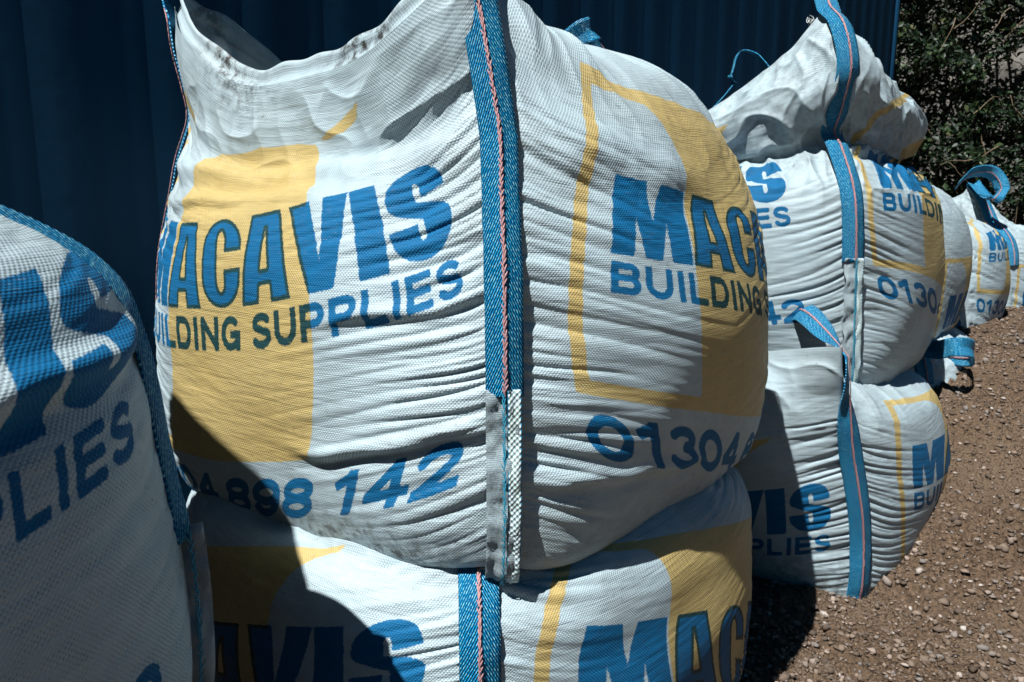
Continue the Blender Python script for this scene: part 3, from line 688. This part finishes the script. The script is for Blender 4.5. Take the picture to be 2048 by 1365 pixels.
def gravel(n, seed=4):
    rng = np.random.RandomState(seed)
    t = (1 + 5**.5) / 2
    iv = norm(np.array([[-1,t,0],[1,t,0],[-1,-t,0],[1,-t,0],[0,-1,t],[0,1,t],[0,-1,-t],[0,1,-t],[t,0,-1],[t,0,1],[-t,0,-1],[-t,0,1]], float))
    fi = np.array([[0,11,5],[0,5,1],[0,1,7],[0,7,10],[0,10,11],[1,5,9],[5,11,4],[11,10,2],[10,7,6],[7,1,8],[3,9,4],[3,4,2],[3,2,6],[3,6,8],[3,8,9],[4,9,5],[2,4,11],[6,2,10],[8,6,7],[9,8,1]])
    u = 1.5 + 7 * rng.rand(n)**1.9; v = .8 - 3.4 * rng.rand(n)**1.2
    r = .0026 + .0095 * rng.rand(n)**5 + .003 * rng.rand(n)
    big = rng.rand(n) < .012; r[big] *= 1.7
    h = soil_h(u, v) + .022 * np.abs(noise2(u * 17, v * 17, 8)) + .016 * np.abs(noise2(u * 40, v * 40, 9))
    V = iv[None] * (1 + .22 * rng.randn(n, 12, 1)) * r[:, None, None] * (np.array([1, .8, .62])[None, None] + .2 * rng.randn(n, 1, 3))
    a = rng.rand(n) * 6.28; c, s = np.cos(a)[:, None], np.sin(a)[:, None]
    X = V[..., 0]*c - V[..., 1]*s; Y = V[..., 0]*s + V[..., 1]*c
    P = np.stack([X + (u*U2[0] + v*V2[0])[:, None], Y + (u*U2[1] + v*V2[1])[:, None], V[..., 2] + (h + r * .35)[:, None]], -1)
    F = (fi[None] + 12 * np.arange(n)[:, None, None]).reshape(-1, 3)
    N = NT('stones'); t_ = N.attr('tone').outputs['Fac']; q = N.n('ValToRGB'); N.l(t_, q.inputs[0]); el = q.color_ramp.elements
    el[0].color = (.08, .058, .043, 1); el[1].position = 1; el[1].color = (.42, .38, .34, 1)
    for p_, c_ in ((.5, (.16, .12, .09, 1)), (.75, (.23, .17, .13, 1)), (.86, (.17, .155, .145, 1)), (.95, (.30, .23, .185, 1))): x = el.new(p_); x.color = c_
    N.set(Base_Color=q.outputs[0], Roughness=.9); N.p.inputs['Specular IOR Level'].default_value = .2
    o = mesh_np('gravel', P.reshape(-1, 3), F, N.m, smooth=False, attrs=dict(tone=np.repeat(rng.rand(n), 12)))
    tag(o, 'loose stones and grit scattered over the brown soil heap', 'gravel', kind='stuff')
gravel(60000)
# shipping container along the back of the row
CV, CU0, CU1, CH = 2.02, -3.9, 8.25, 4.4
def container():
    root = empty('metal_shed', uvw(CU0, CV)); tag(root, 'dark navy blue metal clad shed standing behind the row of bags', 'shed')
    inv = -uvw(CU0, CV)
    N = NT('container_paint'); obj = N.n('TexCoord').outputs['Object']
    st = N.noise(N.mapping(obj, (3.2, 3.2, .12)), 1.0, 5, .6); sp = N.noise(obj, 2.3, 6, .7)
    c = N.mix(N.ramp(st, .35, .7), (.0003, .028, .068), (.0006, .045, .10)); c = N.mix(N.ramp(sp, .66, .74), c, (.022, .018, .016)); sc_ = N.noise(N.mapping(obj, (38, 38, 5)), 1.0, 3, .6); c = N.mix(N.math('MULTIPLY', N.ramp(sc_, .70, .76), N.ramp(sp, .48, .58)), c, (.012, .05, .075))
    N.set(Base_Color=c, Roughness=.6, Normal=N.bump(N.noise(obj, 14.0, 4), .12, .01)); N.p.inputs['Specular IOR Level'].default_value = .2
    prof = []; u = CU0 + .12
    while u < CU1 - .12:
        for du, dv in ((0, .0), (.10, .0), (.14, .006), (.24, .006)): prof.append((u + du, CV + .004 + dv))
        u += .28
    prof = [q for q in prof if q[0] < CU1 - .1]
    V = np.array([[uvw(a, b, z) for a, b in prof] for z in (.16, CH - .12)]).reshape(-1, 3) + inv
    mesh_np('side_panel', V, grid_faces(2, len(prof)), N.m, root, smooth=False)
    d = V2 * 2.4
    m = MB(); m.box(uvw(CU0, CV + .10, CH - .14) + inv, uvw(CU1 - CU0, 0), uvw(0, 2.3), (0, 0, .08)); m.build('roof', N.m, root)
    m = MB(); m.box(uvw(CU1 - .06, CV + .12, .16) + inv, uvw(.05, 0), uvw(0, 2.2), (0, 0, CH - .3)); m.build('end_panel', N.m, root)
    for z, h in ((.02, .14), (CH - .12, .12)):
        m = MB(); m.box(uvw(CU0 + .12, CV, z) + inv, uvw(CU1 - CU0 - .24, 0), uvw(0, .10), (0, 0, h)); m.build('rail', N.m, root)
    for u in (CU0, CU1 - .12):
        m = MB(); m.box(uvw(u, CV - .006, .0) + inv, uvw(.12, 0), uvw(0, .14), (0, 0, CH)); m.build('corner_post', N.m, root)
container()
# hedge beyond the end of the container and the pale bank behind it
def hedge():
    rng = np.random.RandomState(7)
    root = empty('hedge', (4.9, 8.6, 0)); tag(root, 'dense dark green hedge growing beyond the end of the container', 'hedge')
    lx0, lx1, zt = -2.0, 3.2, 4.2
    n = 80000
    x = rng.uniform(lx0, lx1, n); z = rng.uniform(0.1, zt, n)
    lump = .35 * fbm(x * 1.3, z * 1.3, 3, 3) + .10 * noise2(x * 5, z * 5, 4)
    y = -lump + np.abs(rng.randn(n)) * .22 + .25 * (x / 3)
    gap = noise2(x * 1.6 + 4, z * 1.6, 12)
    hole = np.exp(-(((x - .95) / .33)**2 + ((z - 2.95) / .28)**2) * 1.5)
    keep = (rng.rand(n) > .35 * sstep(.2, .5, gap)) & (rng.rand(n) > 1.25 * hole)
    x, y, z = x[keep], y[keep], z[keep]; n = len(x)
    L = rng.uniform(.05, .115, n); W = L * rng.uniform(.32, .6, n)
    d = norm(np.stack([rng.randn(n), rng.randn(n) - .5, rng.randn(n) * .8 - .35], -1)); up = norm(rng.randn(n, 3) + np.array([0, -.7, .9]))
    s = norm(np.cross(d, up)); nn = np.cross(s, d)
    c = np.stack([x, y, z], -1)
    q = lambda a, b, h: c + d * (L * a)[:, None] + s * (W * b)[:, None] + nn * (L * h)[:, None]
    V = np.stack([q(-.5, 0, 0), q(-.1, .5, .10), q(.5, 0, -.06), q(-.1, -.5, .10), q(0, 0, 0)], 1)
    k = 5 * np.arange(n)[:, None]
    F = np.concatenate([k + np.array([[0, 4, 1]]), k + np.array([[1, 4, 2]]), k + np.array([[2, 4, 3]]), k + np.array([[3, 4, 0]])])
    N = NT('hedge_leaf'); t = N.attr('tone').outputs['Fac']
    q_ = N.n('ValToRGB'); N.l(t, q_.inputs[0]); el = q_.color_ramp.elements; el[0].color = (.004, .012, .005, 1); el[1].color = (.085, .085, .035, 1)
    for p_, c_ in ((.5, (.009, .024, .009, 1)), (.85, (.022, .045, .014, 1)), (.95, (.05, .075, .027, 1))): e_ = el.new(p_); e_.color = c_
    N.set(Base_Color=q_.outputs[0], Roughness=.5); N.p.inputs['Specular IOR Level'].default_value = .35
    mesh_np('foliage', V.reshape(-1, 3), F, N.m, root, attrs=dict(tone=np.repeat(rng.rand(n), 5)))
    m = MB()
    for i in range(170):
        x0 = rng.uniform(lx0, lx1); z0 = rng.uniform(.2, zt - .2); y0 = -.35 * float(fbm(x0 * 1.3, z0 * 1.3, 3, 3)) + rng.uniform(-.12, .15) + .25 * x0 / 3
        p = np.array([x0, y0, z0]); dd = norm(np.array([rng.randn() * .6, -.25 * rng.rand(), rng.randn() * .8 - .4])); pts = [p]
        for j in range(4): dd = norm(dd + rng.randn(3) * .25 - np.array([0, 0, .12])); p = p + dd * rng.uniform(.05, .14); pts.append(p)
        m.tube(pts, [.006, .005, .004, .003, .002], 5)
    m.build('twigs', plain('dry_twig', (.20, .15, .09), .8, 30, .4), root)['kind'] = 'stuff'
    m = MB()
    for i in range(26):
        x0 = rng.uniform(lx0, lx1); p = np.array([x0, .55 + rng.uniform(0, .3), 0]); pts = [p]
        for j in range(6): p = p + np.array([rng.randn() * .10, rng.randn() * .07, rng.uniform(.4, .7)]); pts.append(p)
        m.tube(pts, np.linspace(.035, .012, 7), 6)
    m.build('stem', plain('bark', (.06, .045, .03), .9, 20, .3), root)['kind'] = 'stuff'
hedge()
bx, bz = np.meshgrid(np.linspace(2.0, 14, 90), np.linspace(0, 1, 60))
by = 10.4 + 2.8 * bz**1.3 + .35 * fbm(bx * .8, bz * 3.2, 31, 4) + .1 * noise2(bx * 5, bz * 18, 33)
bk = mesh_np('hills', np.stack([bx, by, bz * 7 - .1], -1).reshape(-1, 3), grid_faces(*bx.shape), plain('pale_rock', (.12, .11, .095), .95, 3, .5, 1, .1)); tag(bk, 'pale rocky bank showing through gaps in the hedge', 'bank', kind='structure')
# ---------------------------------------------------------------- the bags
DFLT = {0: ([2.9,6.3,0,0,0,0,0,0,0,0],[-.2,0,6.45,-.5,0,0,0,0,0,0]), 1: ([2.2,6.0,0,0,0,0,0,0,0,0],[-.2,0,6.45,-.5,0,0,0,0,0,0])}
for f in (2, 3): DFLT[f] = DFLT[0]
WARPS['third'] = {1: ([1.0,5,0,0,0,0,0,0,0,0],[-.2,0,6.45,-.5,0,0,0,0,0,0])}
def W(k): d = dict(DFLT); d.update(WARPS.get(k, {})); return d
Xw = np.array([1., 0, 0])
def rayp(px, py, depth):
    """a point of the place, given where it stood in the survey photo and how far away it was"""
    c, s = math.cos(R(9.8)), math.sin(R(9.8)); x = (px - 1024) / 1480; u = (682.5 - py) / 1480
    return np.array([0, 0, 1.22]) + np.array([x, c + u * s, -s + u * c]) * depth
def ex(B, *pts): return [(to_local(B, rayp(a, b, d)), vec_local(B, sv)) for a, b, d, sv in pts]

B, root = make_bag('main', 'biggest white printed bag, open at its sagging top rim, stacked in the middle', W('main'), (330, 330, 60, 60, 640), True)
strap_on(B, root, 1, .80, B['T'] - .27, extra=ex(B, (960, 20, 1.12, Xw), (940, -70, 1.125, Xw), (935, -230, 1.2, Xw), (960, -290, 1.3, Xw), (990, -160, 1.4, Xw)), flap=.42, n=110, off=.024)
strap_on(B, root, 4, .62, B['T'] - .03, extra=ex(B, (318, -60, 1.78, (.5, -.8, 0)), (312, -200, 1.8, (.5, -.8, 0)), (330, -120, 1.9, (.5, -.8, 0))))
strap_on(B, root, 2, .55, B['T'] - .35, extra=ex(B, (1215, 110, 1.86, (.5, .3, -.6)), (1178, 62, 1.80, (.6, .3, -.6)), (1130, 90, 1.80, (.6, .3, -.6))))

def hem_on(B, root, p0, p1, n=260, h=.05):
    P = np.linspace(p0, p1, n); G = bag_grid(B, P, np.array([B['T'] - .03, B['T'] - .012, B['T'] - .001]))[2]; kr = np.ones(21) / 21; G = np.stack([np.stack([np.convolve(np.pad(G[j, :, c], 10, mode='edge'), kr, 'valid') for c in range(3)], -1) for j in range(3)])
    up = norm(G[2] - G[0]); tan = norm(np.gradient(G[2], axis=0)); out = norm(np.cross(tan, up))
    r = np.linspace(0, 1, 7)[:, None, None]; wv = .004 * noise2(P * 14, 0 * P, 77)[None, :, None]
    hh = h * (1 + .25 * noise2(P * 9, 0 * P + 3, 78))[None, :, None]
    V = G[2][None] + up[None] * (r * hh - .010) - out[None] * (.005 + r * .012 + r * wv) + out[None] * .003 * np.sin(r * 9.0)
    V = np.concatenate([V, (V - out[None] * .0018)[::-1]]); m = len(V)
    F = grid_faces(m, n); L = np.concatenate([[0], np.cumsum(np.linalg.norm(np.diff(G[2], axis=0), axis=1))])
    uv = np.stack(np.broadcast_arrays(L[None, :], np.linspace(0, .08, m)[:, None]), -1).reshape(-1, 2)
    z = np.zeros((m, n)); dt = z + np.clip(.35 + 1.6 * noise2(P * 5, 0 * P, 79), 0, 1)[None, :]
    o = mesh_np('hem', V.reshape(-1, 3), F, M['flap'], root, uv=uv, attrs=dict(print_blue=z.ravel() + .2, print_yellow=z.ravel() + .2, dirt=dt.ravel())); o['label'] = 'dirty folded hem along the open rim'
hem_on(DEFS['main'], root, .03, .96); hem_on(DEFS['main'], root, 3.4, 3.97)
bottom_flap(DEFS['main'], root, .80, 1.05, .455)
B, root = make_bag('below', 'white printed bag squashed directly beneath the biggest bag', W('below'), (260, 260, 40, 40, 480))
strap_on(B, root, 1, .55, 1.20, n=90, width=.066)

B, root = make_bag('second', 'white bag with a tall crumpled hood pulled up by a blue strap', W('second'), (220, 220, 50, 50, 520))
strap_on(B, root, 1, .93, B['T'] - .02, n=130, width=.072, extra=ex(B, (1648, -40, 2.55, Xw), (1650, -160, 2.6, Xw), (1640, -120, 2.75, Xw)), flap=.46)

strap_on(B, root, 4, 1.1, 1.3, width=.05, fold=.1, stitch='', extra=ex(B, (1452, 190, 3.2, (.1, 1, 0)), (1464, 150, 3.2, (.1, 1, 0)), (1479, 107, 3.2, (.1, 1, .1)), (1512, 112, 3.15, (.1, 1, .1)), (1545, 150, 3.1, (.1, 1, 0))))
loose_thread(root, to_local(B, rayp(1624, 368, 2.33)), 3, 5)
loose_thread(root, to_local(B, rayp(1622, 42, 2.43)), 4, 4, .016)
bottom_flap(B, root, .82, 1.06, .50, .030, seed=9)
B, root = make_bag('second_below', 'white bag half buried in soil directly under the tall hooded bag', W('second_below'), (200, 200, 40, 40, 420))
strap_on(B, root, 1, .40, B['T'] - .03, n=110, width=.072, extra=ex(B, (1622, 632, 2.25, (.8, .1, .5)), (1585, 618, 2.34, (.5, .3, .8)), (1530, 612, 2.45, (.4, .3, .8)), (1470, 630, 2.5, (.4, .3, .8))))

B, root = make_bag('third', 'shaded bag showing only a dark sliver behind the tall hooded bag', W('third'), (90, 130, 30, 30, 180))
strap_on(B, root, 1, .9, 1.3)
B, root = make_bag('third_below', 'low bag with a blue strap loop lying against the soil edge', W('third_below'), (90, 130, 30, 30, 150))
strap_on(B, root, 1, .98, 1.12, width=.075, extra=ex(B, (1880, 700, 3.0, (0, .1, 1)), (1915, 694, 2.92, (0, .2, 1)), (1943, 700, 2.95, (0, .2, 1)), (1938, 716, 3.08, (0, .1, 1)), (1890, 712, 3.15, (0, 0, 1))))
B, root = make_bag('fourth', 'small distant bag with yellow frame, standing on soil past the shaded sliver', W('fourth'), (80, 120, 30, 30, 160))
B, root = make_bag('fifth', 'farthest bag, its white hood tied up with a curled blue strap', W('fifth'), (80, 120, 30, 30, 180))
strap_on(B, root, 1, .9, B['T'] - .03, width=.085, extra=ex(B, (1978, 400, 4.62, Xw), (2003, 378, 4.6, (.4, -.3, .8)), (1985, 347, 4.6, (.3, -.5, .8)), (1945, 347, 4.58, (.2, -.6, .8)), (1915, 372, 4.56, (.2, -.6, .8))))

B, root = make_bag('near', 'shaded white bag nearest the viewer with a crumpled seam down its corner', W('near'), (300, 200, 30, 30, 420))
strap_on(B, root, 1, .72, 1.24, n=90, flap=.12, fold=.7, width=.036, off=.012, stitch='', fin=True, tape=False, flap_off=.002)
B, root = make_bag('near_below', 'white bag underneath the shaded bag with the crumpled corner seam', W('below'), (60, 60, 30, 30, 90))
